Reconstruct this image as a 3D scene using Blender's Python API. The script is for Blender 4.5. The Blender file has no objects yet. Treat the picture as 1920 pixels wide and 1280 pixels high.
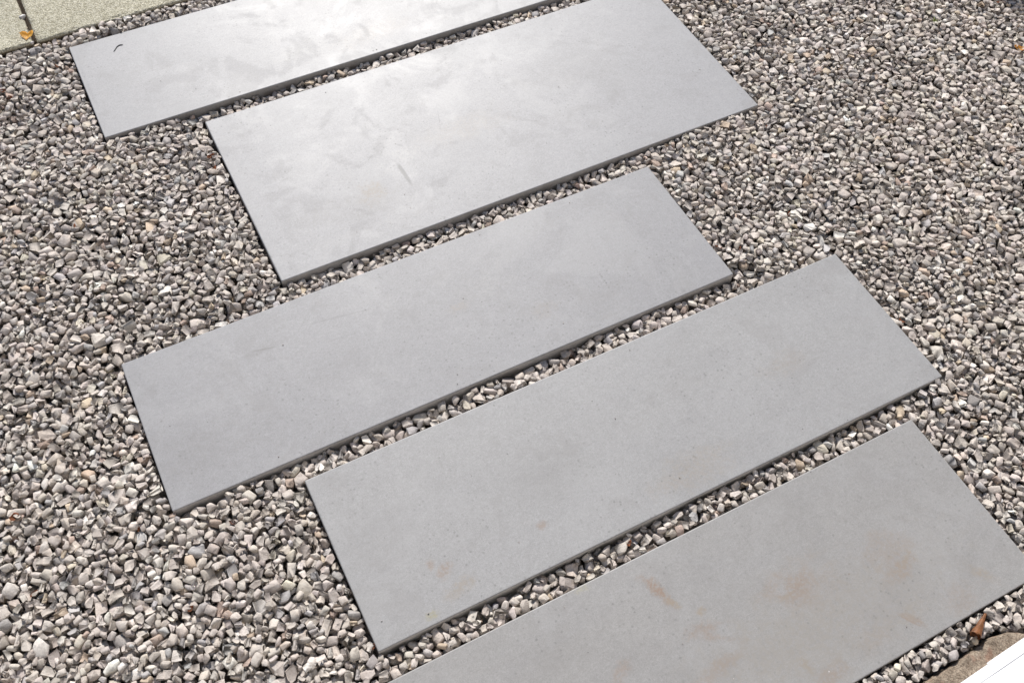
import bpy, bmesh, math, random
import numpy as np
from mathutils import Matrix, Vector, noise as mnoise

random.seed(7)
rng = np.random.default_rng(7)
R = math.radians
scene = bpy.context.scene
col = scene.collection

# ------------------------------------------------------------------ camera
CAM_H, PITCH, ROLL, FOC = 1.8868, R(56.206), R(2.70), 1833.0      # slab tops lie at z = 0
fw = Vector((0, math.cos(PITCH), -math.sin(PITCH)))
rt0 = Vector((1, 0, 0)); up0 = rt0.cross(fw)
rt = math.cos(ROLL) * rt0 + math.sin(ROLL) * up0
up = -math.sin(ROLL) * rt0 + math.cos(ROLL) * up0
cam_d = bpy.data.cameras.new('camera')
cam = bpy.data.objects.new('camera', cam_d); col.objects.link(cam)
M = Matrix((rt, up, -fw)).transposed().to_4x4(); M.translation = (0, 0, CAM_H)
cam.matrix_world = M
cam_d.sensor_width = 36.0; cam_d.sensor_fit = 'HORIZONTAL'
cam_d.lens = FOC / 1920.0 * 36.0
cam_d.clip_start = 0.05; cam_d.clip_end = 300
cam_d.dof.use_dof = True; cam_d.dof.focus_distance = 2.15; cam_d.dof.aperture_fstop = 9.0
scene.camera = cam

# ------------------------------------------------------------------ light
SUN_EL, SUN_AZ_LEFT = R(35.0), R(11.8)                 # azimuth measured left of +Y
sd = Vector((-math.sin(SUN_AZ_LEFT) * math.cos(SUN_EL), math.cos(SUN_AZ_LEFT) * math.cos(SUN_EL), math.sin(SUN_EL)))
world = bpy.data.worlds.new('World'); scene.world = world; world.use_nodes = True
wn = world.node_tree.nodes; wl = world.node_tree.links
sky = wn.new('ShaderNodeTexSky'); sky.sky_type = 'NISHITA'; sky.sun_disc = False
sky.sun_elevation = SUN_EL
sky.sun_rotation = -SUN_AZ_LEFT
sky.air_density = 1.0; sky.dust_density = 0.8; sky.ozone_density = 1.0
bg = wn['Background']; bg.inputs['Strength'].default_value = 0.08
wl.new(sky.outputs['Color'], bg.inputs['Color'])
sun_d = bpy.data.lights.new('sun', 'SUN'); sun_d.energy = 4.2; sun_d.angle = R(0.53)
sun_d.color = (1.0, 0.968, 0.92)
sun = bpy.data.objects.new('sun', sun_d); col.objects.link(sun)
sun.rotation_euler = sd.to_track_quat('Z', 'Y').to_euler()
sun.location = sd * 20
vs = scene.view_settings
vs.view_transform = 'Standard'; vs.look = 'None'; vs.gamma = 1.0; vs.exposure = 0.53
vs.use_curve_mapping = False

# ------------------------------------------------------------------ helpers
def px(u, v, z=0.0):
    """where the sight line of photo pixel (u, v) meets height z (used for measuring places)"""
    d = fw + rt * ((u - 960) / FOC) - up * ((v - 640) / FOC)
    t = (z - CAM_H) / d.z
    return Vector((0, 0, CAM_H)) + d * t

def tag(o, label=None, cat=None, group=None, kind=None):
    if label: o['label'] = label
    if cat: o['category'] = cat
    if group: o['group'] = group
    if kind: o['kind'] = kind
    return o

def link(name, mesh, mat=None, parent=None):
    o = bpy.data.objects.new(name, mesh); col.objects.link(o)
    if mat and not mesh.materials: mesh.materials.append(mat)
    if parent: o.parent = parent
    return o

def from_bm(name, bm, mat=None, parent=None, smooth=False):
    me = bpy.data.meshes.new(name); bm.to_mesh(me); bm.free()
    if smooth: me.polygons.foreach_set('use_smooth', [True] * len(me.polygons))
    return link(name, me, mat, parent)

class NT:
    def __init__(s, name):
        s.m = bpy.data.materials.new(name); s.m.use_nodes = True
        s.t = s.m.node_tree; s.n = s.t.nodes; s.b = s.n['Principled BSDF']
        s.tc = None
    def new(s, t, **k):
        n = s.n.new(t)
        for a, v in k.items(): setattr(n, a, v)
        return n
    def put(s, sock, v):
        if v is None: return
        if hasattr(v, 'is_output') or isinstance(v, bpy.types.NodeSocket): s.t.links.new(v, sock)
        else:
            if isinstance(v, (tuple, list)) and sock.type == 'RGBA' and len(v) == 3: v = (*v, 1)
            sock.default_value = v
    def obj(s):
        if not s.tc: s.tc = s.new('ShaderNodeTexCoord')
        return s.tc.outputs['Object']
    def mapping(s, vec, loc=(0,0,0), rot=(0,0,0), scale=(1,1,1), typ='POINT'):
        n = s.new('ShaderNodeMapping', vector_type=typ)
        s.put(n.inputs['Vector'], vec); n.inputs['Location'].default_value = loc
        n.inputs['Rotation'].default_value = rot; n.inputs['Scale'].default_value = scale
        return n.outputs[0]
    def noise(s, vec, scale, detail=4, rough=.55, dist=0, out='Fac'):
        n = s.new('ShaderNodeTexNoise'); s.put(n.inputs['Vector'], vec)
        n.inputs['Scale'].default_value = scale; n.inputs['Detail'].default_value = detail
        n.inputs['Roughness'].default_value = rough; n.inputs['Distortion'].default_value = dist
        return n.outputs[out]
    def voro(s, vec, scale, out='Distance', feature='F1', rnd=1.0):
        n = s.new('ShaderNodeTexVoronoi', feature=feature); s.put(n.inputs['Vector'], vec)
        n.inputs['Scale'].default_value = scale; n.inputs['Randomness'].default_value = rnd
        return n.outputs[out]
    def math(s, op, a, b=None, c=None, clamp=False):
        n = s.new('ShaderNodeMath', operation=op, use_clamp=clamp)
        for i, v in enumerate((a, b, c)): s.put(n.inputs[i], v)
        return n.outputs[0]
    def mr(s, v, a, b, c=0., d=1., smooth=True):
        n = s.new('ShaderNodeMapRange', interpolation_type='SMOOTHSTEP' if smooth else 'LINEAR')
        s.put(n.inputs[0], v)
        for i, q in enumerate((a, b, c, d)): n.inputs[i + 1].default_value = q
        return n.outputs[0]
    def mix(s, f, a, b, mode='MIX'):
        n = s.new('ShaderNodeMix', data_type='RGBA', blend_type=mode)
        s.put(n.inputs[0], f); s.put(n.inputs[6], a); s.put(n.inputs[7], b)
        return n.outputs[2]
    def ramp(s, v, stops):
        n = s.new('ShaderNodeValToRGB'); s.put(n.inputs[0], v)
        e = n.color_ramp.elements
        while len(e) < len(stops): e.new(0.5)
        for q, (p, c) in zip(e, stops): q.position = p; q.color = (*c, 1)
        return n.outputs[0]
    def bump(s, h, strength, dist, normal=None):
        n = s.new('ShaderNodeBump'); s.put(n.inputs['Height'], h)
        n.inputs['Strength'].default_value = strength; n.inputs['Distance'].default_value = dist
        s.put(n.inputs['Normal'], normal); return n.outputs[0]
    def done(s, color=None, rough=None, normal=None, spec=None):
        s.put(s.b.inputs['Base Color'], color); s.put(s.b.inputs['Roughness'], rough)
        s.put(s.b.inputs['Normal'], normal)
        if spec is not None: s.b.inputs['Specular IOR Level'].default_value = spec
        return s.m

def sep(t, vec):
    n = t.new('ShaderNodeSeparateXYZ'); t.put(n.inputs[0], vec); return n.outputs

# ------------------------------------------------------------------ slab layout (metres)
SLABS = [  # near left corner x, y, angle, width
    (-1.1065, 1.8511, 29.58, 0.400),
    (-0.5599, 1.4049, 29.57, 0.602),
    (-0.6824, 0.8023, 29.54, 0.401),
    (-0.2268, 0.5365, 29.37, 0.401),
    (-0.1218, 0.0665, 29.51, 0.401)]
SLAB_L, SLAB_T, GROUND_Z = 1.40, 0.046, -0.045

def slab_local(i, u, v):
    x, y, a, w = SLABS[i]; a = R(a); p = px(u, v)
    dx, dy = p.x - x, p.y - y
    return (dx * math.cos(a) + dy * math.sin(a), -dx * math.sin(a) + dy * math.cos(a))

# ------------------------------------------------------------------ materials
SIDE_FILL = [1.0, 1.15, 1.5, 1.8, 1.7]
SLAB_TONE = [(1.04, 1.04, 1.04), (1.08, 1.08, 1.08), (1.0, 1.0, 1.0), (1.11, 1.11, 1.08), (1.05, 1.035, .985)]   # the two by the door are dirtier
def slab_material(i, stains, marks):
    t = NT('grey_stoneware_%d' % i); o = t.obj()
    oo = t.mapping(o, loc=(3.7 * i, 1.9 * i, 0))
    cloud = t.noise(oo, 2.6, 5, .6, .4)
    streak = t.noise(t.mapping(oo, rot=(0, 0, .12), scale=(1.0, 5.0, 1)), 3.0, 5, .6, .3)
    c = t.ramp(cloud, [(0.3, tuple(a * b for a, b in zip((.262, .258, .266), SLAB_TONE[i]))), (.7, tuple(a * b for a, b in zip((.284, .280, .288), SLAB_TONE[i])))])
    c = t.mix(t.mr(streak, .42, .72, 0, .2), c, (.29, .287, .296))
    blot = t.mr(t.noise(oo, 8, 6, .7), .50, .74)
    c = t.mix(t.math('MULTIPLY', blot, .30), c, (.210, .204, .204))
    c = t.mix(1.0, c, t.ramp(t.noise(oo, 55, 5, .75), [(.3, (.92, .92, .915)), (.7, (1.06, 1.06, 1.06))]), 'MULTIPLY')
    c = t.mix(1.0, c, t.ramp(t.noise(oo, 170, 3, .7), [(.3, (.90, .895, .89)), (.7, (1.07, 1.07, 1.07))]), 'MULTIPLY')
    grain = t.noise(oo, 420, 3, .8)
    c = t.mix(1.0, c, t.ramp(grain, [(.3, (.80, .80, .80)), (.7, (1.12, 1.12, 1.12))]), 'MULTIPLY')
    # small dark freckles, denser in places
    tide = t.mr(t.noise(oo, 4.5, 9, .72, 1.0), .50, .60)
    tide2 = t.mr(t.noise(t.mapping(oo, loc=(9, 4, 0)), 7, 9, .72, .8), .53, .60)
    c = t.mix(t.math('MULTIPLY', tide, .22), c, (.33, .325, .325))
    c = t.mix(t.math('MULTIPLY', tide2, .20), c, (.215, .205, .20))
    f1 = t.mr(t.voro(oo, 95), .08, .34, 1, 0)
    dens = t.mr(t.noise(oo, 5, 3), .40, .66)
    keep = t.mr(sep(t, t.voro(oo, 95, 'Color'))[0], .52, .74)
    fr = t.math('MULTIPLY', t.math('MULTIPLY', f1, keep), t.math('MULTIPLY_ADD', dens, .36, .10))
    c = t.mix(fr, c, (.10, .096, .095))
    f2 = t.mr(t.voro(oo, 34), .03, .07, 1, 0)
    keep2 = t.mr(sep(t, t.voro(oo, 34, 'Color'))[1], .86, .88)
    c = t.mix(t.math('MULTIPLY', t.math('MULTIPLY', f2, keep2), .75), c, (.07, .065, .06))
    wob = t.noise(oo, 30, 8, .72)
    spot = t.noise(oo, 110, 4, .75)
    for (u, v, ru, rv, ang, st, rgb) in stains:
        lx, ly = slab_local(i, u, v)
        q = t.mapping(o, loc=(lx, ly, 0), rot=(0, 0, R(ang)), scale=(ru, rv, 50), typ='TEXTURE')
        ln = t.new('ShaderNodeVectorMath', operation='LENGTH'); t.put(ln.inputs[0], q)
        d = t.math('MULTIPLY_ADD', t.math('SUBTRACT', wob, .5), 2.6, ln.outputs['Value'])
        m = t.math('MULTIPLY', t.mr(d, 1.05, .20), t.mr(spot, .38, .58, .15, 1.0))
        c = t.mix(t.math('MULTIPLY', m, st * 1.12), c, rgb)
    rough = t.math('ADD', t.mr(t.noise(oo, 7, 4, .6), .3, .7, -.010, .010), .510)
    rough = t.math('ADD', rough, t.math('MULTIPLY', tide, -.022))
    rough = t.math('ADD', rough, t.math('MULTIPLY', tide2, .03))
    rough = t.math('ADD', rough, t.mr(streak, .4, .7, 0, -.008))
    for (u0, v0, u1, v1, w, st, rgb) in marks:              # scuffs: narrow capsules
        a, b = slab_local(i, u0, v0), slab_local(i, u1, v1)
        cx, cy = (a[0] + b[0]) / 2, (a[1] + b[1]) / 2
        L = math.hypot(b[0] - a[0], b[1] - a[1]) / 2
        q = t.mapping(o, loc=(cx, cy, 0), rot=(0, 0, math.atan2(b[1] - a[1], b[0] - a[0])), scale=(L, w, 50), typ='TEXTURE')
        ln = t.new('ShaderNodeVectorMath', operation='LENGTH'); t.put(ln.inputs[0], q)
        d = t.math('MULTIPLY_ADD', t.math('SUBTRACT', wob, .5), .7, ln.outputs['Value'])
        m = t.mr(d, 1.0, .55)
        c = t.mix(t.math('MULTIPLY', m, st * .6), c, rgb)
        rough = t.math('ADD', rough, t.math('MULTIPLY', m, .05))
    # fine anti-slip stipple, 3.1 mm pitch, staggered
    s = sep(t, o); k = 2 * math.pi / .0031
    dots = t.math('MULTIPLY', t.math('SINE', t.math('MULTIPLY', s[0], k)), t.math('SINE', t.math('MULTIPLY', s[1], k)))
    c = t.mix(1.0, c, t.ramp(t.math('MULTIPLY_ADD', dots, .5, .5), [(.2, (.93, .93, .93)), (.8, (1.05, 1.05, 1.05))]), 'MULTIPLY')
    n = t.bump(dots, .13, .0003)
    n = t.bump(t.noise(oo, 300, 3, .7), .16, .0006, n)
    n = t.bump(t.noise(oo, 11, 4, .55), .05, .003, n)
    # paler cut sides, with bounce light painted in, stronger on the near slabs
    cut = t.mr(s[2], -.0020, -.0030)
    c = t.mix(cut, c, t.mix(1.0, c, (SIDE_FILL[i], SIDE_FILL[i] * .97, SIDE_FILL[i] * .93), 'MULTIPLY'))
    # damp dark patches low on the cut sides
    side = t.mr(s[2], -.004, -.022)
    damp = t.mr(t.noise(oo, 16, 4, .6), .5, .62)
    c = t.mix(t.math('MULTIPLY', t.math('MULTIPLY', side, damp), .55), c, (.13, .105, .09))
    return t.done(c, rough, n, .38)

def stone_material():
    t = NT('crushed_stone'); o = t.obj()
    a = t.new('ShaderNodeAttribute'); a.attribute_name = 'tint'
    base = a.outputs['Color']
    rnd = a.outputs['Alpha']
    off = t.new('ShaderNodeVectorMath', operation='ADD')
    t.put(off.inputs[0], o)
    cmb = t.new('ShaderNodeCombineXYZ')
    for k in range(3): t.put(cmb.inputs[k], t.math('MULTIPLY', rnd, (5.1, 3.3, 7.7)[k]))
    t.put(off.inputs[1], cmb.outputs[0]); v = off.outputs[0]
    patch = t.noise(v, 90, 5, .65, .6)
    c = t.mix(1.0, base, t.ramp(patch, [(.28, (.78, .76, .745)), (.52, (1, 1, 1)), (.8, (1.13, 1.125, 1.12))]), 'MULTIPLY')
    speck = t.noise(v, 700, 3, .75)
    c = t.mix(1.0, c, t.ramp(speck, [(.3, (.84, .83, .82)), (.7, (1.10, 1.10, 1.10))]), 'MULTIPLY')
    rust = t.mr(t.noise(v, 45, 4, .6), .62, .78)
    c = t.mix(t.math('MULTIPLY', rust, .35), c, (.34, .235, .15))
    vein = t.mr(t.math('ABSOLUTE', t.math('SUBTRACT', t.noise(v, 38, 3, .5, 1.2), .5)), .0, .02, 1, 0)
    c = t.mix(t.math('MULTIPLY', vein, .22), c, (.62, .60, .57))
    n = t.bump(t.noise(v, 230, 6, .75), .8, .003)
    return t.done(c, .9, n, .22)

def ground_material():
    t = NT('gravel_ground'); o = t.obj()
    d = t.noise(o, 20, 2, .5, out='Color')
    v = t.new('ShaderNodeVectorMath', operation='MULTIPLY_ADD')
    t.put(v.inputs[0], d); v.inputs[1].default_value = (.01, .01, .01); t.put(v.inputs[2], o)
    v = v.outputs[0]
    cell = t.voro(v, 46, 'Color'); dist = t.voro(v, 46)
    c = t.ramp(sep(t, cell)[0], [(0, (.16, .13, .11)), (.4, (.26, .235, .21)), (.8, (.36, .34, .31)), (1, (.46, .44, .42))])
    c = t.mix(t.mr(dist, .45, .75, 0, .8), c, (.06, .045, .035))
    c = t.mix(t.mr(t.noise(o, 8, 4), .35, .65, 0, .5), c, (.07, .05, .036))
    n = t.bump(dist, 1.0, -.012)
    n = t.bump(t.noise(o, 300, 4, .7), .5, .002, n)
    return t.done(c, .9, n, .2)

def paver_material():
    t = NT('washed_concrete'); o = t.obj()
    cell = t.voro(o, 270, 'Color'); dist = t.voro(o, 270)
    c = t.ramp(sep(t, cell)[0], [(0, (.33, .30, .22)), (.25, (.48, .445, .335)), (.6, (.575, .535, .42)), (1, (.68, .64, .53))])
    c = t.mix(t.mr(dist, .4, .75, 0, .7), c, (.27, .245, .18))
    big = t.noise(o, 5, 5, .6)
    c = t.mix(1.0, c, t.ramp(big, [(.3, (.85, .85, .84)), (.7, (1.08, 1.08, 1.07))]), 'MULTIPLY')
    dark = t.mr(t.voro(o, 90), .10, .2, 1, 0)
    keep = t.mr(sep(t, t.voro(o, 90, 'Color'))[2], .72, .76)
    c = t.mix(t.math('MULTIPLY', t.math('MULTIPLY', dark, keep), .7), c, (.10, .09, .07))
    z = sep(t, o)[2]
    side_brown = t.math('MULTIPLY', t.mr(z, -.002, -.012), t.mr(t.noise(o, 60, 4, .6), .3, .55, .5, 1))  # sides turn an uneven dark brown below the top edge
    c = t.mix(side_brown, c, (.125, .095, .06))
    n = t.bump(dist, .8, -.003)
    n = t.bump(t.noise(o, 160, 4, .7), .6, .003, n)
    return t.done(c, .9, n, .2)

def rock_material():
    t = NT('brown_sandstone'); o = t.obj()
    a = t.noise(o, 90, 6, .75); b = t.noise(o, 330, 4, .75)
    c = t.ramp(a, [(.3, (.16, .125, .098)), (.48, (.285, .235, .185)), (.7, (.45, .385, .315))])
    c = t.mix(1.0, c, t.ramp(b, [(.35, (.45, .42, .4)), (.65, (1.4, 1.36, 1.3))]), 'MULTIPLY')
    red = t.mr(t.noise(o, 40, 3), .56, .7)
    c = t.mix(t.math('MULTIPLY', red, .45), c, (.27, .13, .085))
    pit = t.mr(t.voro(o, 160), .12, .3, 1, 0)
    c = t.mix(t.math('MULTIPLY', pit, .6), c, (.10, .06, .04))
    n = t.bump(a, 1.0, .006)
    n = t.bump(b, .8, .003, n)
    return t.done(c, .92, n, .2)

def plain(name, rgb, rough=.7, vary=.15, scale=60, spec=.4, bump=0.):
    t = NT(name); o = t.obj(); f = t.noise(o, scale, 4, .6)
    lo = tuple(x * (1 - vary) for x in rgb); hi = tuple(min(1, x * (1 + vary)) for x in rgb)
    n = t.bump(f, bump, .002) if bump else None
    return t.done(t.ramp(f, [(.3, lo), (.7, hi)]), rough, n, spec)

RUST, TAN, DARK, PALE = (.240, .172, .128), (.258, .215, .168), (.165, .155, .148), (.36, .35, .335)
ST = {0: [(560, 95, .10, .05, 5, .25, PALE), (700, 60, .16, .06, 10, .2, TAN), (225, 150, .1, .07, 0, .15, DARK)],
      1: [(700, 360, .05, .045, 20, .5, TAN), (690, 385, .10, .08, 0, .25, DARK), (600, 400, .09, .05, 0, .22, DARK),
          (870, 240, .16, .06, 0, .2, TAN), (1060, 130, .2, .09, 0, .16, DARK), (760, 290, .05, .04, 0, .3, PALE),
          (1150, 170, .07, .03, 40, .2, DARK)],
      2: [(860, 575, .04, .02, 0, .3, TAN), (1020, 580, .05, .03, 0, .2, TAN), (360, 850, .14, .10, 0, .22, DARK),
          (480, 660, .09, .012, 4, .3, DARK), (820, 520, .05, .02, 0, .2, DARK), (900, 540, .12, .05, 0, .15, PALE)],
      3: [(806, 1058, .018, .014, 60, .75, RUST), (835, 1068, .03, .018, 40, .5, RUST), (862, 1102, .05, .022, 20, .45, TAN),
          (812, 1150, .02, .012, 0, .5, (.28, .25, .12)), (1016, 985, .016, .014, 0, .5, RUST), (700, 1010, .12, .08, 0, .2, DARK),
          (1300, 880, .13, .06, 0, .3, TAN), (1470, 680, .09, .04, 0, .22, TAN), (1030, 890, .14, .08, 0, .14, DARK)],
      4: [(1232, 1105, .052, .017, -72, .8, RUST), (1262, 1130, .024, .008, -55, .75, TAN), (1315, 1145, .016, .012, 0, .7, TAN),
          (1320, 1178, .05, .02, -10, .45, RUST), (1345, 1195, .06, .012, -30, .35, RUST), (1495, 1105, .06, .038, 10, .55, RUST),
          (1480, 1115, .03, .008, -10, .5, TAN), (1450, 1098, .05, .02, 20, .3, RUST), (1685, 1065, .06, .03, 15, .6, RUST),
          (1695, 1050, .07, .010, 25, .45, TAN), (1845, 1075, .035, .016, -50, .6, TAN), (1660, 1030, .08, .05, 0, .25, RUST),
          (1710, 1160, .05, .010, -55, .6, RUST), (1700, 1150, .06, .02, 0, .3, TAN), (1508, 1240, .030, .013, -80, .8, TAN),
          (1555, 1268, .06, .02, 10, .5, RUST), (1365, 1240, .04, .02, 0, .35, RUST), (1165, 1260, .04, .02, 30, .35, RUST),
          (1330, 1270, .08, .02, 10, .35, RUST), (1090, 1105, .03, .012, 0, .35, (.40, .36, .22)), (1520, 1100, .09, .07, 0, .2, RUST),
          (1040, 1230, .1, .06, 0, .18, DARK), (1800, 1120, .06, .04, 0, .25, RUST), (1640, 1195, .05, .03, 0, .2, RUST), (1600, 1140, .36, .16, 0, .4, (.255, .235, .212)), (1450, 1230, .30, .10, 0, .4, (.255, .235, .212))]}
MK = {0: [(140, 100, 190, 220, .006, .10, DARK)],
      1: [(742, 302, 776, 352, .0075, .95, (.205, .20, .19)), (820, 205, 826, 240, .0015, .4, DARK), (785, 250, 805, 243, .0018, .4, DARK),
          (735, 270, 760, 274, .002, .4, DARK), (690, 300, 700, 290, .003, .3, DARK), (1000, 227, 1008, 226, .001, .6, DARK)],
      2: [(470, 660, 525, 648, .003, .6, DARK), (570, 610, 700, 578, .003, .4, DARK), (480, 664, 484, 664, .004, .6, DARK),
          (765, 571, 768, 570, .0016, .8, (.05, .045, .04)), (745, 594, 746, 596, .001, .7, (.08, .07, .06)), (600, 645, 680, 620, .002, .2, DARK)],
      3: [(908, 1030, 910, 1031, .001, .8, (.06, .05, .05)), (840, 878, 848, 884, .003, .4, DARK)],
      4: [(1590, 1074, 1594, 1077, .003, .7, (.16, .10, .06)), (1500, 1086, 1504, 1087, .002, .6, (.2, .13, .08)),
          (1553, 1258, 1556, 1258, .0016, .9, (.75, .74, .72)), (1680, 1150, 1735, 1178, .0025, .5, RUST)]}
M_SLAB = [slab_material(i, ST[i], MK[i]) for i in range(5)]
M_STONE, M_GROUND, M_PAVER, M_ROCK = stone_material(), ground_material(), paver_material(), rock_material()
M_WHITE = plain('white_plastic', (.86, .86, .87), .35, .02, 20, .5)
M_SOIL = plain('dark_soil', (.05, .037, .025), .95, .4, 200, .1, 1.0)
M_YLEAF = plain('yellow_leaf', (.85, .47, .085), .55, .25, 90, .4, .5)
M_OLEAF = plain('orange_leaf', (.56, .25, .03), .55, .3, 90, .4, .5)
M_BLEAF = plain('brown_leaf', (.30, .125, .05), .5, .45, 110, .5, .6)
M_FLAKE = plain('rusty_flake', (.26, .11, .06), .8, .5, 200, .2, .6)
M_TWIG = plain('grey_twig', (.09, .085, .085), .8, .3, 200, .2)
M_GREEN = plain('weed_green', (.16, .20, .03), .6, .4, 200, .3)
M_RENDER = plain('cream_render', (.66, .615, .56), .9, .06, 14, .2, .3)
M_GLASS = plain('door_glass', (.05, .055, .06), .08, .05, 3, .5)
M_CLAY = plain('shadow_planter_clay', (.30, .16, .10), .8, .15, 30, .3, .2)

# ------------------------------------------------------------------ ground sheet
bm = bmesh.new()
for a in ((-60, -60), (60, -60), (60, 60), (-60, 60)): bm.verts.new((a[0], a[1], GROUND_Z))
bm.faces.new(bm.verts)
tag(from_bm('ground', bm, M_GROUND), kind='structure')

# ------------------------------------------------------------------ paving slabs
SLAB_LABEL = [
    'pale grey paving slab with a dark curved twig, beside the beige concrete pavers',
    'wide grey paving slab with a worn grey scuff, broadest of the five slabs',
    'grey paving slab with a small black fleck, next below the broadest slab',
    'grey paving slab with one small rust mark near its end, next to the rust-blotched slab',
    'grey paving slab blotched with many rust stains, beside the brown rough stone']
def box_bm(x0, x1, y0, y1, z0, z1, bev=0.0, seg=2):
    bm = bmesh.new(); bmesh.ops.create_cube(bm, size=1)
    for v in bm.verts:
        v.co = ((x0 + x1) / 2 + v.co.x * (x1 - x0), (y0 + y1) / 2 + v.co.y * (y1 - y0), (z0 + z1) / 2 + v.co.z * (z1 - z0))
    if bev: bmesh.ops.bevel(bm, geom=bm.edges[:], offset=bev, segments=seg, affect='EDGES', profile=.5)
    return bm
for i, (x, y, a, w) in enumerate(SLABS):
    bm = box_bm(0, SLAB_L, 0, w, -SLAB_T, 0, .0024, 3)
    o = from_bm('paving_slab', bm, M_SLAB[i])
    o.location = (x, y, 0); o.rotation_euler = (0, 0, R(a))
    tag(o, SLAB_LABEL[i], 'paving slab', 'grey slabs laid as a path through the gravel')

# ------------------------------------------------------------------ beige concrete pavers
PAV_A = R(30.0); JX, JY = -1.4045, 2.2125
PU = Vector((math.cos(PAV_A), math.sin(PAV_A), 0)); PV = Vector((-math.sin(PAV_A), math.cos(PAV_A), 0))
PAVERS = [(-.505, -.0045), (.0045, .505)]
PAV_Z = 0.004
for k, (s0, s1) in enumerate(PAVERS):
    bm = bmesh.new(); nx, ny = 100, 100
    W = s1 - s0; D = .5
    def prof(t):  # rounded worn arris
        return 0
    g = {}
    for i in range(nx + 1):
        for j in range(ny + 1):
            # denser near the front edge
            fx = i / nx; fy = (j / ny) ** 1.6
            X, Y = s0 + W * fx, D * fy
            e = min(X - s0, s1 - X, Y, D - Y)
            r = .007
            z = 0 if e > r else -(r - math.sqrt(max(0, r * r - (r - e) ** 2)))
            nn = mnoise.noise((X * 90 + 7 * k, Y * 90, .3)); n2 = mnoise.noise((X * 25 + 7 * k, Y * 25, 2.3))
            if e < .012:
                z += nn * .0022 + min(0, n2) * .004
            else: z += nn * .0005
            g[i, j] = bm.verts.new((X, Y, z))
    for i in range(nx):
        for j in range(ny):
            bm.faces.new((g[i, j], g[i + 1, j], g[i + 1, j + 1], g[i, j + 1]))
    ring = [g[i, 0] for i in range(nx + 1)] + [g[nx, j] for j in range(1, ny + 1)] + [g[i, ny] for i in range(nx - 1, -1, -1)] + [g[0, j] for j in range(ny - 1, 0, -1)]
    prev = ring
    for lev in (-.016, -.030, -.052):
        cur = []
        for v in ring:
            q = Vector((v.co.x, v.co.y, 0)); nn = mnoise.noise((q.x * 70, q.y * 70, lev * 60)) * .0018
            d = Vector((0, -1, 0)) if v.co.y < 1e-6 else Vector((0, 0, 0))
            cur.append(bm.verts.new((q.x, q.y + d.y * nn, lev)))
        for a_ in range(len(ring)):
            b_ = (a_ + 1) % len(ring)
            bm.faces.new((prev[a_], cur[a_], cur[b_], prev[b_]))
        prev = cur
    bm.faces.new(prev)
    bmesh.ops.recalc_face_normals(bm, faces=bm.faces)
    o = from_bm('concrete_paver', bm, M_PAVER, smooth=True)
    o.location = (JX, JY, PAV_Z); o.rotation_euler = (0, 0, PAV_A)
    tag(o, ['beige washed concrete paver under the yellow leaf, clear of the grey slabs',
            'beige washed concrete paver running along the edge of the pale grey slab'][k], 'paver', 'beige concrete pavers')
bm = box_bm(-.0075, .0075, .006, .497, -.040, -.006)
bmesh.ops.subdivide_edges(bm, edges=bm.edges[:], cuts=12, use_grid_fill=True)
for v in bm.verts:
    if v.co.z > -.02: v.co.z += mnoise.noise((v.co.x * 200, v.co.y * 130, 0)) * .006
o = from_bm('joint_soil', bm, M_SOIL); o.location = (JX, JY, PAV_Z); o.rotation_euler = (0, 0, PAV_A)
tag(o, kind='structure')

# ------------------------------------------------------------------ white sill and rough stone in the near corner
SILL_A = R(31.9); SILL_Z = 0.030
s_at = px(1800, 1280, SILL_Z)
SU = Vector((math.cos(SILL_A), math.sin(SILL_A), 0)); SN = Vector((-math.sin(SILL_A), math.cos(SILL_A), 0))
root = bpy.data.objects.new('door_sill', None); col.objects.link(root)
root.location = (s_at.x, s_at.y, SILL_Z); root.rotation_euler = (0, 0, SILL_A)
tag(root, 'bright white plastic door sill with a thin groove, behind the brown rough stone', 'door sill')
sp = (px(1853, 1246, SILL_Z) - s_at).dot(SU)
from_bm('lip', box_bm(-1.2, sp, -.0190, 0, -.0022, 0, .0006), M_WHITE, root)
from_bm('end_piece', box_bm(sp + .0002, .75, -.0190, .0026, -.0022, .0006, .0006), M_WHITE, root)
from_bm('tread', box_bm(-1.2, .75, -.30, -.0199, -.0022, -.0004, .0005), M_WHITE, root)
from_bm('base', box_bm(-1.19, .74, -.295, -.0012, -.076, -.0022), M_WHITE, root)

LEDGE_Z = 0.004
f_pts = [(1650, 1331), (1690, 1306), (1730, 1279), (1760, 1259), (1790, 1241), (1815, 1222), (1835, 1208), (1850, 1196), (1865, 1188), (1885, 1183), (1905, 1182), (1925, 1187), (1945, 1196)]
front = [px(u, v, LEDGE_Z - .006) for u, v in f_pts]
loc0 = front[5].copy(); loc0.z = 0
bm = bmesh.new(); rows = []
N = 72
def fr_at(t):
    q = t * (len(front) - 1); i = min(int(q), len(front) - 2); return front[i].lerp(front[i + 1], q - i)
prof = [(-.002, -.05), (0, -.030), (.0005, -.016), (.003, -.006), (.008, -.001), (.016, .0005), (.026, 0), (.036, .0), (.046, -.001), (.056, -.004), (.058, -.05)]
for i in range(N + 1):
    p = fr_at(i / N); row = []
    for (d, z) in prof:
        q = p - SN * d
        v = Vector((q.x, q.y, LEDGE_Z + z))
        v += Vector((mnoise.noise(v * 45), mnoise.noise(v * 45 + Vector((9, 0, 0))), mnoise.noise(v * 60 + Vector((0, 9, 0))))) * .0035
        v += Vector((0, 0, 1)) * mnoise.noise(v * 160) * .002
        row.append(bm.verts.new(v - loc0))
    rows.append(row)
for i in range(N):
    for j in range(len(prof) - 1):
        bm.faces.new((rows[i][j], rows[i + 1][j], rows[i + 1][j + 1], rows[i][j + 1]))
bm.faces.new(rows[0]); bm.faces.new(rows[-1][::-1])
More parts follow.
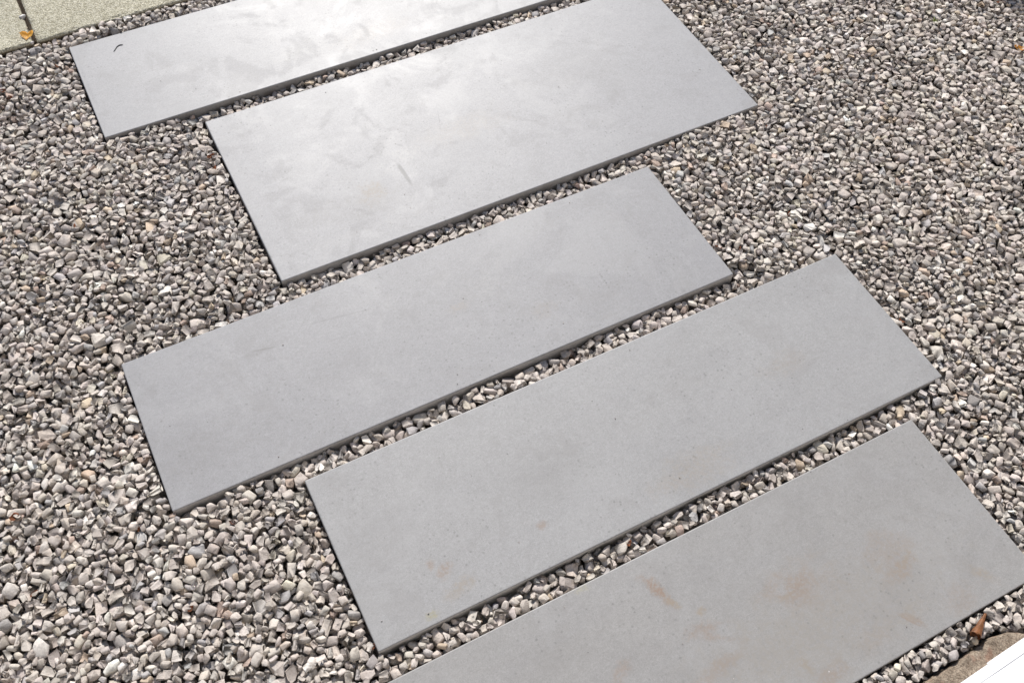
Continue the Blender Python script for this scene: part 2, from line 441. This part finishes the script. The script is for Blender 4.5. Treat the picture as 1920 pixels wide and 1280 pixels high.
bmesh.ops.recalc_face_normals(bm, faces=bm.faces)
bmesh.ops.subdivide_edges(bm, edges=[e for e in bm.edges if e.calc_length() < .03], cuts=1, use_grid_fill=True)
for v in bm.verts:
    v.co.z += mnoise.noise(v.co * 330) * .0010
o = from_bm('rough_stone', bm, M_ROCK, smooth=True); o.location = loc0
tag(o, 'long rough brown stone lying between the gravel and the white sill', 'stone')

# ------------------------------------------------------------------ gravel: stones dropped one by one onto a height map
CELL = .002
X0, X1, Y0, Y1 = -2.15, 2.15, .10, 3.05
NX, NY = int((X1 - X0) / CELL), int((Y1 - Y0) / CELL)
gx = X0 + (np.arange(NX) + .5) * CELL; gy = Y0 + (np.arange(NY) + .5) * CELL
GX, GY = np.meshgrid(gx, gy)
H = np.full((NY, NX), GROUND_Z)
near = np.zeros((NY, NX), np.int8); dmin = np.full((NY, NX), 9.)
blocked = np.zeros((NY, NX), bool)
for (x, y, a, w) in SLABS:
    a = R(a); u = (GX - x) * math.cos(a) + (GY - y) * math.sin(a); v = -(GX - x) * math.sin(a) + (GY - y) * math.cos(a)
    dd = np.hypot(np.maximum(np.maximum(-u, u - SLAB_L), 0), np.maximum(np.maximum(-v, v - w), 0))
    blocked |= dd <= .0005; near += (dd < .075); dmin = np.minimum(dmin, dd)
u = (GX - JX) * PU.x + (GY - JY) * PU.y; v = (GX - JX) * PV.x + (GY - JY) * PV.y
blocked |= (u > -.506) & (u < .506) & (v > -.001) & (v < .501)
u = (GX - s_at.x) * SU.x + (GY - s_at.y) * SU.y; v = (GX - s_at.x) * SN.x + (GY - s_at.y) * SN.y
blocked |= (v < .004) & (u > -1.22) & (u < .77)
fu = [(p - s_at).dot(SU) for p in front]; fv = [(p - s_at).dot(SN) for p in front]
blocked |= (v < np.interp(u, fu, fv, left=-9, right=-9) + .001) & (v > -.1)
# keep only what the picture (and a step to the side) can see
lx = -.95 - (GY - .45) * .32 - .36; rx = 1.02 + (GY - .5) * .25 + .38
outside = (GX < lx) | (GX > rx)
H[blocked] = 1.0; H[outside] = 2.0
def smooth_noise(sc, seed):
    r = np.random.default_rng(seed); n1, n2 = int(3.2 / sc) + 3, int(4.6 / sc) + 3
    g = r.normal(size=(n1, n2)); fy = (GY - Y0) / sc; fx = (GX - X0) / sc
    iy, ix = fy.astype(int), fx.astype(int); ty, tx = fy - iy, fx - ix
    ty = ty * ty * (3 - 2 * ty); tx = tx * tx * (3 - 2 * tx)
    return (g[iy, ix] * (1 - ty) * (1 - tx) + g[iy + 1, ix] * ty * (1 - tx) + g[iy, ix + 1] * (1 - ty) * tx + g[iy + 1, ix + 1] * ty * tx)
T = -.004 + .0055 * smooth_noise(.22, 1) + .0035 * smooth_noise(.08, 2)
T -= .006 * np.clip(1 - dmin / .03, 0, 1) * (near < 2)
T[near >= 2] = -.0160 + (.003 * smooth_noise(.08, 5))[near >= 2]
x5, y5, a5, w5 = SLABS[4]; a5 = R(a5)      # gravel is banked up along the near slab, against the rough stone
m5 = (-(GX - x5) * math.sin(a5) + (GY - y5) * math.cos(a5)) < 0
T[m5] = (.001 + .002 * smooth_noise(.08, 2))[m5]
T = np.clip(T, -.03, .006)
del u, v, dmin

def make_proto(seed, size):
    r = random.Random(seed)
    bm = bmesh.new(); bmesh.ops.create_cube(bm, size=2)
    ncut = r.choice((6, 7, 7, 8, 9))
    for _ in range(ncut):
        n = Vector((r.gauss(0, 1), r.gauss(0, 1), r.gauss(0, 1))).normalized()
        d = r.uniform(.68, 1.05)
        bmesh.ops.bisect_plane(bm, geom=bm.verts[:] + bm.edges[:] + bm.faces[:], plane_co=n * d, plane_no=n, clear_outer=True)
        ed = [e for e in bm.edges if e.is_boundary]
        if ed: bmesh.ops.contextual_create(bm, geom=ed)
    pts = [w.co.copy() for w in bm.verts]; bm.free(); bm = bmesh.new()
    for q in pts: bm.verts.new(q)
    bmesh.ops.remove_doubles(bm, verts=bm.verts[:], dist=.06)
    res = bmesh.ops.convex_hull(bm, input=bm.verts[:])
    bmesh.ops.delete(bm, geom=list({g for g in res['geom_interior'] + res['geom_unused'] if isinstance(g, bmesh.types.BMVert)}), context='VERTS')
    bmesh.ops.dissolve_limit(bm, angle_limit=R(6), verts=bm.verts[:], edges=bm.edges[:])
    bmesh.ops.recalc_face_normals(bm, faces=bm.faces[:])
    b = r.uniform(.58, .95); c = r.uniform(.42, .8) * (.9 if b > .7 else 1)
    el = r.random() < .12
    S = Vector((1, b * (.7 if el else 1), min(c, b)))
    for vtx in bm.verts: vtx.co = Vector((vtx.co.x * S.x, vtx.co.y * S.y, vtx.co.z * S.z))
    tilt = r.gauss(0, R(20)) if r.random() < .8 else r.uniform(-R(80), R(80))
    rot = Matrix.Rotation(r.uniform(0, 6.283), 3, 'Z') @ Matrix.Rotation(tilt, 3, 'X') @ Matrix.Rotation(r.gauss(0, R(18)), 3, 'Y')
    for vtx in bm.verts: vtx.co = rot @ vtx.co * (size / 2)
    lo = (bm.copy())
    bmesh.ops.bevel(bm, geom=bm.edges[:], offset=size * r.uniform(.07, .13), segments=1, affect='EDGES', profile=.6, clamp_overlap=True)
    for vtx in bm.verts: vtx.co += Vector((r.gauss(0, 1), r.gauss(0, 1), r.gauss(0, 1))) * size * .012
    out = []
    for q in (bm, lo):
        bmesh.ops.triangulate(q, faces=q.faces[:])
        q.verts.index_update(); q.normal_update()
        out.append((np.array([w.co[:] for w in q.verts]), np.array([[w.index for w in f.verts] for f in q.faces], np.int32)))
    nrm = np.array([f.normal[:] for f in lo.faces]); pts = np.array([f.verts[0].co[:] for f in lo.faces])
    bm.free(); lo.free()
    ok = np.linalg.norm(nrm, axis=1) > .5; nrm, pts = nrm[ok], pts[ok]
    dd = (nrm * pts).sum(1)
    vmin, vmax = out[1][0].min(0), out[1][0].max(0)
    hw = max(1, int(np.ceil(max(-vmin[0], vmax[0], -vmin[1], vmax[1]) / CELL)))
    ax = np.arange(-hw, hw + 1) * CELL; PX, PY = np.meshgrid(ax, ax)
    top = np.full(PX.shape, 9.); bot = np.full(PX.shape, -9.); okc = np.ones(PX.shape, bool)
    for n, d in zip(nrm, dd):
        num = d - n[0] * PX - n[1] * PY
        if n[2] > .02: top = np.minimum(top, num / n[2])
        elif n[2] < -.02: bot = np.maximum(bot, num / n[2])
        else: okc &= num >= 0
    okc &= (top > bot) & (top < 8) & (bot > -8)
    if okc.sum() < 4: return None
    iy, ix = np.where(okc)
    return dict(hi=out[0], lo=out[1], hw=hw, iy=iy - hw, ix=ix - hw, top=top[okc], bot=bot[okc], size=size)

sizes = np.clip(rng.lognormal(math.log(.0238), .27, 620), .009, .037)
protos = []
for k, s in enumerate(sizes):
    p = make_proto(1000 + k, float(s))
    if p: protos.append(p)
psz = np.array([p['size'] for p in protos]); NP = len(protos)
small = np.where(psz < .019)[0]
flatT, flat = T.ravel(), None
placed = []   # proto, ix, iy, z
MARG = 26
inner = np.zeros((NY, NX), bool); inner[MARG:-MARG, MARG:-MARG] = True
inner &= ~blocked & ~outside
SINK = .0022
for rnd in range(12):
    free = inner & (H < T - .009)
    idx = np.flatnonzero(free.ravel())
    if len(idx) < 200: break
    area = len(idx) * CELL * CELL
    n_try = int(min(9000, area / .00028) + 200)
    picks = rng.choice(idx, n_try)
    late = rnd >= 6
    pr = rng.choice(small, n_try) if rnd >= 10 else rng.integers(0, NP, n_try)
    if late and rnd < 10:
        m = rng.random(n_try) < .6; pr[m] = rng.choice(small, m.sum())
    jit = rng.integers(-6, 7, (n_try, 6, 2))
    for q in range(n_try):
        p = protos[pr[q]]; cy, cx = divmod(int(picks[q]), NX)
        if H[cy, cx] > T[cy, cx] - .009: continue
        best = None; iy, ix, bot = p['iy'], p['ix'], p['bot']
        for (dy, dx) in jit[q]:
            yy, xx = cy + dy, cx + dx
            if not (MARG <= yy < NY - MARG and MARG <= xx < NX - MARG): continue
            z = (H[iy + yy, ix + xx] - bot).max()
            if best is None or z < best[0]: best = (z, yy, xx)
        if best is None: continue
        z, yy, xx = best
        if z > .5: continue
        z -= SINK
        if z + p['top'].max() > T[yy, xx] + .0085: continue
        a, b = iy + yy, ix + xx
        H[a, b] = np.maximum(H[a, b], z + p['top'])
        placed.append((pr[q], yy, xx, z))

# ---- which stones show from above, and how large in the picture
PALETTE = np.array([[.415, .385, .365], [.455, .425, .405], [.375, .345, .328], [.43, .395, .365], [.50, .475, .455], [.60, .585, .565],
                    [.335, .322, .322], [.355, .352, .362], [.265, .255, .255], [.44, .375, .30], [.39, .325, .265], [.365, .295, .26], [.475, .445, .39]])
PW = np.array([24, 22, 18, 15, 11, 2.2, 6, 3.5, 2.0, 1.6, 1.3, 1.5, 2.0]); PW = PW / PW.sum()
Cc = np.array([0, 0, CAM_H]); FWn, RTn, UPn = np.array(fw), np.array(rt), np.array(up)
info = []
for (k, yy, xx, z) in placed:
    p = protos[k]
    vis = (z + p['top'] >= H[p['iy'] + yy, p['ix'] + xx] - .0015).mean()
    P = np.array([gx[xx], gy[yy], z]); d = P - Cc; w = d @ FWn
    U, V = 960 + FOC * (d @ RTn) / w, 640 - FOC * (d @ UPn) / w
    info.append((vis, U, V, p['size'] * FOC / w))
info = np.array(info)
inframe = (info[:, 1] > -90) & (info[:, 1] < 2010) & (info[:, 2] > -90) & (info[:, 2] < 1370)
score = np.where((info[:, 1] > 12) & (info[:, 1] < 1908) & (info[:, 2] > 12) & (info[:, 2] < 1268) & (info[:, 0] > .8), info[:, 3], 0)
chosen = set(np.argsort(-score)[:300].tolist())
bed = None
def tint_of():
    c = PALETTE[rng.choice(len(PALETTE), p=PW)] * rng.normal(1, .10) * (1 + rng.normal(0, .010, 3))
    return np.clip(c * np.array([1.20, 1.155, 1.10]), .08, .80)
def stone_mesh(name, V, F, tint):
    me = bpy.data.meshes.new(name)
    me.vertices.add(len(V)); me.vertices.foreach_set('co', V.astype(np.float32).ravel())
    me.loops.add(F.size); me.loops.foreach_set('vertex_index', F.ravel().astype(np.int32))
    me.polygons.add(len(F)); me.polygons.foreach_set('loop_start', np.arange(0, F.size, 3, dtype=np.int32))
    me.update(calc_edges=True)
    at = me.attributes.new('tint', 'FLOAT_COLOR', 'POINT'); at.data.foreach_set('color', tint.astype(np.float32).ravel())
    me.materials.append(M_STONE)
    return me
Vs, Fs, Ts, base = [], [], [], 0
singles = []
for n, (k, yy, xx, z) in enumerate(placed):
    if info[n, 0] <= 0.0: continue
    p = protos[k]; V, F = p['hi'] if inframe[n] else p['lo']
    t = np.append(tint_of(), rng.random())
    pos = np.array([gx[xx], gy[yy], z])
    if n in chosen: singles.append((k, pos, t)); continue
    Vs.append(V + pos); Fs.append(F + base); Ts.append(np.tile(t, (len(V), 1))); base += len(V)
# pebbles caught in the joint between the pavers
for (u_, v_, s_, c_) in ((42, 31, 1.35, (.62, .60, .58)), (60, 79, .75, (.58, .54, .53)), (50, 52, .5, (.4, .33, .25)), (56, 58, .5, (.3, .25, .2))):
    p = protos[int(small[3 + int(u_) % 9])]; V, F = p['hi']
    q = px(u_, v_, PAV_Z); V = V * (.0125 * s_ / p['size']) + np.array([q.x, q.y, PAV_Z - .003])
    Vs.append(V); Fs.append(F + base); Ts.append(np.tile(np.append(c_, .3), (len(V), 1))); base += len(V)
me = stone_mesh('gravel_bed', np.concatenate(Vs), np.concatenate(Fs), np.concatenate(Ts))
bed = link('gravel_bed', me)
tag(bed, 'pale grey and tan crushed stone gravel around the paving slabs', 'gravel', kind='stuff')
cache = {}
for (k, pos, t) in singles:
    V, F = protos[k]['hi']
    o = link('stone', stone_mesh('stone', V, F, np.tile(t, (len(V), 1))), None, bed)
    o.location = pos
print('stones placed', len(placed), 'kept', len(Vs) + len(singles), 'tris', sum(len(f) for f in Fs))

def h_at(x, y):
    j, i = int((y - Y0) / CELL), int((x - X0) / CELL)
    if 3 <= j < NY - 3 and 3 <= i < NX - 3:
        q = H[j - 3:j + 4, i - 3:i + 4]; q = q[q < .5]
        if q.size: return float(q.max())
    return -.01

# ------------------------------------------------------------------ leaves, twig, litter
def leaf_mesh(outline, curl, fold, thick=.0005, seed=0, rot=None):
    """a thin curled leaf blade: outline in metres around its middle, given a real thickness"""
    bm = bmesh.new()
    c = bm.verts.new((0, 0, 0)); rings = [[c]]
    for f in (.35, .7, 1.0):
        rings.append([bm.verts.new((x * f, y * f, 0)) for x, y in outline])
    n = len(outline)
    for i in range(n):
        bm.faces.new((c, rings[1][i], rings[1][(i + 1) % n]))
    for a, b in ((1, 2), (2, 3)):
        for i in range(n):
            bm.faces.new((rings[a][i], rings[b][i], rings[b][(i + 1) % n], rings[a][(i + 1) % n]))
    L = max(math.hypot(x, y) for x, y in outline)
    for v in bm.verts:
        x, y = v.co.x / L, v.co.y / L
        v.co.z = L * (curl * x * x + fold * abs(y) + .12 * mnoise.noise((x * 2.3 + seed, y * 2.3, seed)))
    ext = bmesh.ops.solidify(bm, geom=bm.faces[:], thickness=thick)
    if rot: 
        for v in bm.verts: v.co = rot @ v.co
    zmin = min(v.co.z for v in bm.verts)
    for v in bm.verts: v.co.z -= zmin
    bmesh.ops.recalc_face_normals(bm, faces=bm.faces)
    return bm

p = px(50, 66, PAV_Z + .004)
fan = [(.000, -.019), (.005, -.010), (.013, -.003), (.020, .006), (.017, .013), (.009, .012), (.002, .008), (-.004, .013), (-.012, .014), (-.019, .008), (-.015, -.002), (-.007, -.010)]
o = from_bm('leaf', leaf_mesh(fan, .35, .30, seed=3, rot=Matrix.Rotation(R(12), 3, 'Z') @ Matrix.Rotation(R(14), 3, 'X')), M_YLEAF, smooth=True)
o.location = (p.x, p.y, PAV_Z + .0005)
tag(o, 'small yellow fan shaped leaf lying at the joint between two beige pavers', 'leaf')

p = px(1913, 88, -.002)
oval = [(math.cos(t) * .017, math.sin(t) * .011) for t in np.linspace(0, 6.283, 12, endpoint=False)]
o = from_bm('leaf', leaf_mesh(oval, .35, .25, seed=9, rot=Matrix.Rotation(R(-20), 3, 'Z')), M_OLEAF, smooth=True)
o.location = (p.x, p.y, h_at(p.x, p.y) - .004)
tag(o, 'orange leaf lying on open gravel away from the slabs', 'leaf')

# rolled brown leaf leaning against the rust blotched slab
bm = bmesh.new(); a0 = px(1848, 1150, .004); a1 = px(1826, 1193, .006)
zz0, zz1 = .004, max(-.006, h_at(a1.x, a1.y) + .002)
A = Vector((a0.x, a0.y, zz0)); B = Vector((a1.x, a1.y, zz1 + .004)); ax = (B - A)
e1 = ax.cross(Vector((0, 0, 1))).normalized(); e2 = e1.cross(ax).normalized()
mid = (A + B) / 2; nseg, nang = 14, 14; rows = []
for i in range(nseg + 1):
    f = i / nseg; r_ = .0028 + .0085 * f ** 1.3; row = []
    for j in range(nang + 1):
        th = -2.75 + 5.5 * j / nang + 1.1 + .35 * f
        rr = r_ * (1 + .18 * mnoise.noise((f * 4, j * .7, 1.)))
        jag = .006 * mnoise.noise((j * .9, 3.1, 0)) * (f > .9)
        q = A + ax * (f + jag / ax.length) + e1 * math.sin(th) * rr - e2 * math.cos(th) * rr * .8
        row.append(bm.verts.new(q - mid))
    rows.append(row)
for i in range(nseg):
    for j in range(nang): bm.faces.new((rows[i][j], rows[i + 1][j], rows[i + 1][j + 1], rows[i][j + 1]))
bmesh.ops.solidify(bm, geom=bm.faces[:], thickness=.0006)
bmesh.ops.recalc_face_normals(bm, faces=bm.faces)
o = from_bm('leaf', bm, M_BLEAF, smooth=True); o.location = mid
tag(o, 'dry brown rolled leaf in the gravel between the rust-stained slab and rough stone', 'leaf')

def tube_bm(pts, rads, seg=6):
    bm = bmesh.new(); rows = []
    for i, p_ in enumerate(pts):
        d = (pts[min(i + 1, len(pts) - 1)] - pts[max(i - 1, 0)]).normalized()
        a_ = d.cross(Vector((0, 0, 1))).normalized(); b_ = a_.cross(d)
        rows.append([bm.verts.new(p_ + (a_ * math.cos(t) + b_ * math.sin(t)) * rads[i]) for t in np.linspace(0, 6.2832, seg, endpoint=False)])
    for i in range(len(pts) - 1):
        for j in range(seg): bm.faces.new((rows[i][j], rows[i][(j + 1) % seg], rows[i + 1][(j + 1) % seg], rows[i + 1][j]))
    bm.faces.new(rows[0][::-1]); bm.faces.new(rows[-1])
    return bm
tp = [(213, 97), (216, 93), (219, 88), (223, 85), (227, 84), (231, 84)]
tw = [px(u, v, .0012) for u, v in tp]; c0 = tw[2].copy(); c0.z = 0
o = from_bm('twig', tube_bm([q - c0 for q in tw], [.0006, .0011, .0012, .0011, .0010, .0005]), M_TWIG, smooth=True); o.location = c0
tag(o, 'short thin dark curved twig lying on a pale grey slab', 'twig')

for n, (u, v, s, m) in enumerate([(1437, 241, .008, 0), (1869, 10, .009, 0), (396, 297, .011, 0), (404, 322, .010, 0), (1345, 466, .012, 0), (1618, 572, .012, 0),
        (1385, 470, .008, 0), (22, 188, .012, 0), (10, 176, .010, 0), (68, 1113, .010, 0), (358, 1142, .008, 0), (700, 1212, .010, 0), (262, 991, .009, 0),
        (30, 972, .014, 0), (1640, 782, .009, 0), (435, 983, .009, 0), (1690, 600, .010, 0), (108, 130, .010, 0), (1480, 400, .009, 0), (145, 435, .009, 0),
        (1180, 1018, .008, 0), (1050, 700, .007, 0)]):
    p = px(u, v, -.01)
    r = random.Random(n * 5 + 1); k = r.randint(6, 8)
    ol = [(math.cos(i * 6.283 / k) * s * r.uniform(.6, 1.2), math.sin(i * 6.283 / k) * s * .55 * r.uniform(.6, 1.2)) for i in range(k)]
    rot = Matrix.Rotation(r.uniform(0, 6.28), 3, 'Z') @ Matrix.Rotation(r.gauss(0, .5), 3, 'X')
    o = from_bm('leaf_flake', leaf_mesh(ol, .5, .4, seed=n, rot=rot), M_FLAKE, smooth=True)
    o.location = (p.x, p.y, h_at(p.x, p.y) - .0045)
    best = None
    for i_, (sx, sy, sa, sw) in enumerate(SLABS):
        sa = R(sa); lu = (p.x - sx) * math.cos(sa) + (p.y - sy) * math.sin(sa); lv = -(p.x - sx) * math.sin(sa) + (p.y - sy) * math.cos(sa)
        dd = math.hypot(max(-lu, lu - SLAB_L, 0), max(-lv, lv - sw, 0))
        if best is None or dd < best[0]: best = (dd, i_)
    where = 'out in the open gravel away from the slabs' if best[0] > .07 else 'in the gravel beside ' + [
        'the slab with the twig', 'the broadest grey slab', 'the slab next below the broadest', 'the slab with one rust mark', 'the rust-blotched slab'][best[1]]
    tag(o, 'tiny reddish brown dead leaf flake ' + where, 'leaf flake', 'dead leaf flakes in the gravel')

p = px(1752, 40, -.005); z = h_at(p.x, p.y) - .006
root = bpy.data.objects.new('weed_sprout', None); col.objects.link(root); root.location = (p.x, p.y, z)
tag(root, 'tiny green weed sprout growing out of the pale gravel', 'weed')
for i in range(5):
    a = i * 1.3 + .3; d = Vector((math.cos(a), math.sin(a), .9)).normalized()
    bm = tube_bm([Vector((0, 0, 0)), d * .006, d * .012 + Vector((math.cos(a), math.sin(a), 0)) * .003], [.0008, .0016, .0004], 5)
    from_bm('leaf_blade', bm, M_GREEN, root, True)

# fine grit blown onto the slabs
Vs, Fs, Ts, base = [], [], [], 0
for n in range(90):
    sx, sy, sa, sw = SLABS[n % 5]; sa = R(sa); lu, lv = rng.uniform(.02, SLAB_L - .02), rng.uniform(.02, sw - .02)
    if rng.random() < .5: lv = sw * (.03 + .12 * rng.random()) if rng.random() < .5 else sw * (.97 - .12 * rng.random())
    p = protos[int(rng.choice(small))]; V, F = p['lo']; sc = rng.uniform(.0010, .0026) / p['size']
    V = V * sc; V = V + np.array([sx + lu * math.cos(sa) - lv * math.sin(sa), sy + lu * math.sin(sa) + lv * math.cos(sa), -V[:, 2].min() - .0002])
    Vs.append(V); Fs.append(F + base); Ts.append(np.tile(np.append(tint_of() * rng.uniform(.45, .95), rng.random()), (len(V), 1))); base += len(V)
o = link('grit', stone_mesh('grit', np.concatenate(Vs), np.concatenate(Fs), np.concatenate(Ts)))
tag(o, 'fine crumbs of stone grit scattered over the grey paving slabs', 'grit', kind='stuff')

# ------------------------------------------------------------------ unseen clay pot, added beyond the frame to cast the far corner shadow
root = bpy.data.objects.new('shadow_planter', None); col.objects.link(root); root.location = (1.51, 3.225, GROUND_Z)
tag(root, 'unseen round clay pot of soil, added to shadow the far gravel corner', 'shadow_planter')
pr_ = [(.0, 0), (.13, 0), (.135, .01), (.185, .33), (.20, .335), (.20, .395), (.175, .40), (.172, .34)]
bm = bmesh.new(); rows = []
for (r_, z) in pr_[1:]:
    rows.append([bm.verts.new((math.cos(t) * r_, math.sin(t) * r_, z)) for t in np.linspace(0, 6.2832, 40, endpoint=False)])
for a_, b_ in zip(rows, rows[1:]):
    for j in range(40): bm.faces.new((a_[j], a_[(j + 1) % 40], b_[(j + 1) % 40], b_[j]))
bm.faces.new(rows[0][::-1])
bmesh.ops.recalc_face_normals(bm, faces=bm.faces)
from_bm('pot', bm, M_CLAY, root, True)
bm = bmesh.new(); bmesh.ops.create_circle(bm, cap_ends=True, segments=40, radius=.176)
for v in bm.verts: v.co.z = .36
from_bm('soil', bm, M_SOIL, root)

# ------------------------------------------------------------------ the house behind the sill: sunlit wall with a glazed door
root = bpy.data.objects.new('house_wall', None); col.objects.link(root)
q = s_at - SN * .31; root.location = (q.x, q.y, GROUND_Z); root.rotation_euler = (0, 0, SILL_A)
tag(root, 'sand coloured rendered house wall with a glazed door, behind the white sill', 'house wall')
from_bm('wall', box_bm(-5.0, -1.25, -.3, -.002, 0, 3.0), M_RENDER, root)
from_bm('wall', box_bm(.80, 4.5, -.3, -.002, 0, 3.0), M_RENDER, root)
from_bm('lintel', box_bm(-1.25, .80, -.3, -.003, 2.35, 3.0), M_RENDER, root)
d = from_bm('door', box_bm(-1.25, .80, -.14, -.09, .05, 2.35), M_GLASS, root)
for (a, b, c_, e) in ((-1.25, -1.16, .05, 2.35), (.71, .80, .05, 2.35), (-1.16, .71, 2.25, 2.35), (-1.16, .71, .05, .16), (-.27, -.18, .16, 2.25)):
    from_bm('door_frame', box_bm(a, b, -.16, -.07, c_, e, .003), M_WHITE, d)
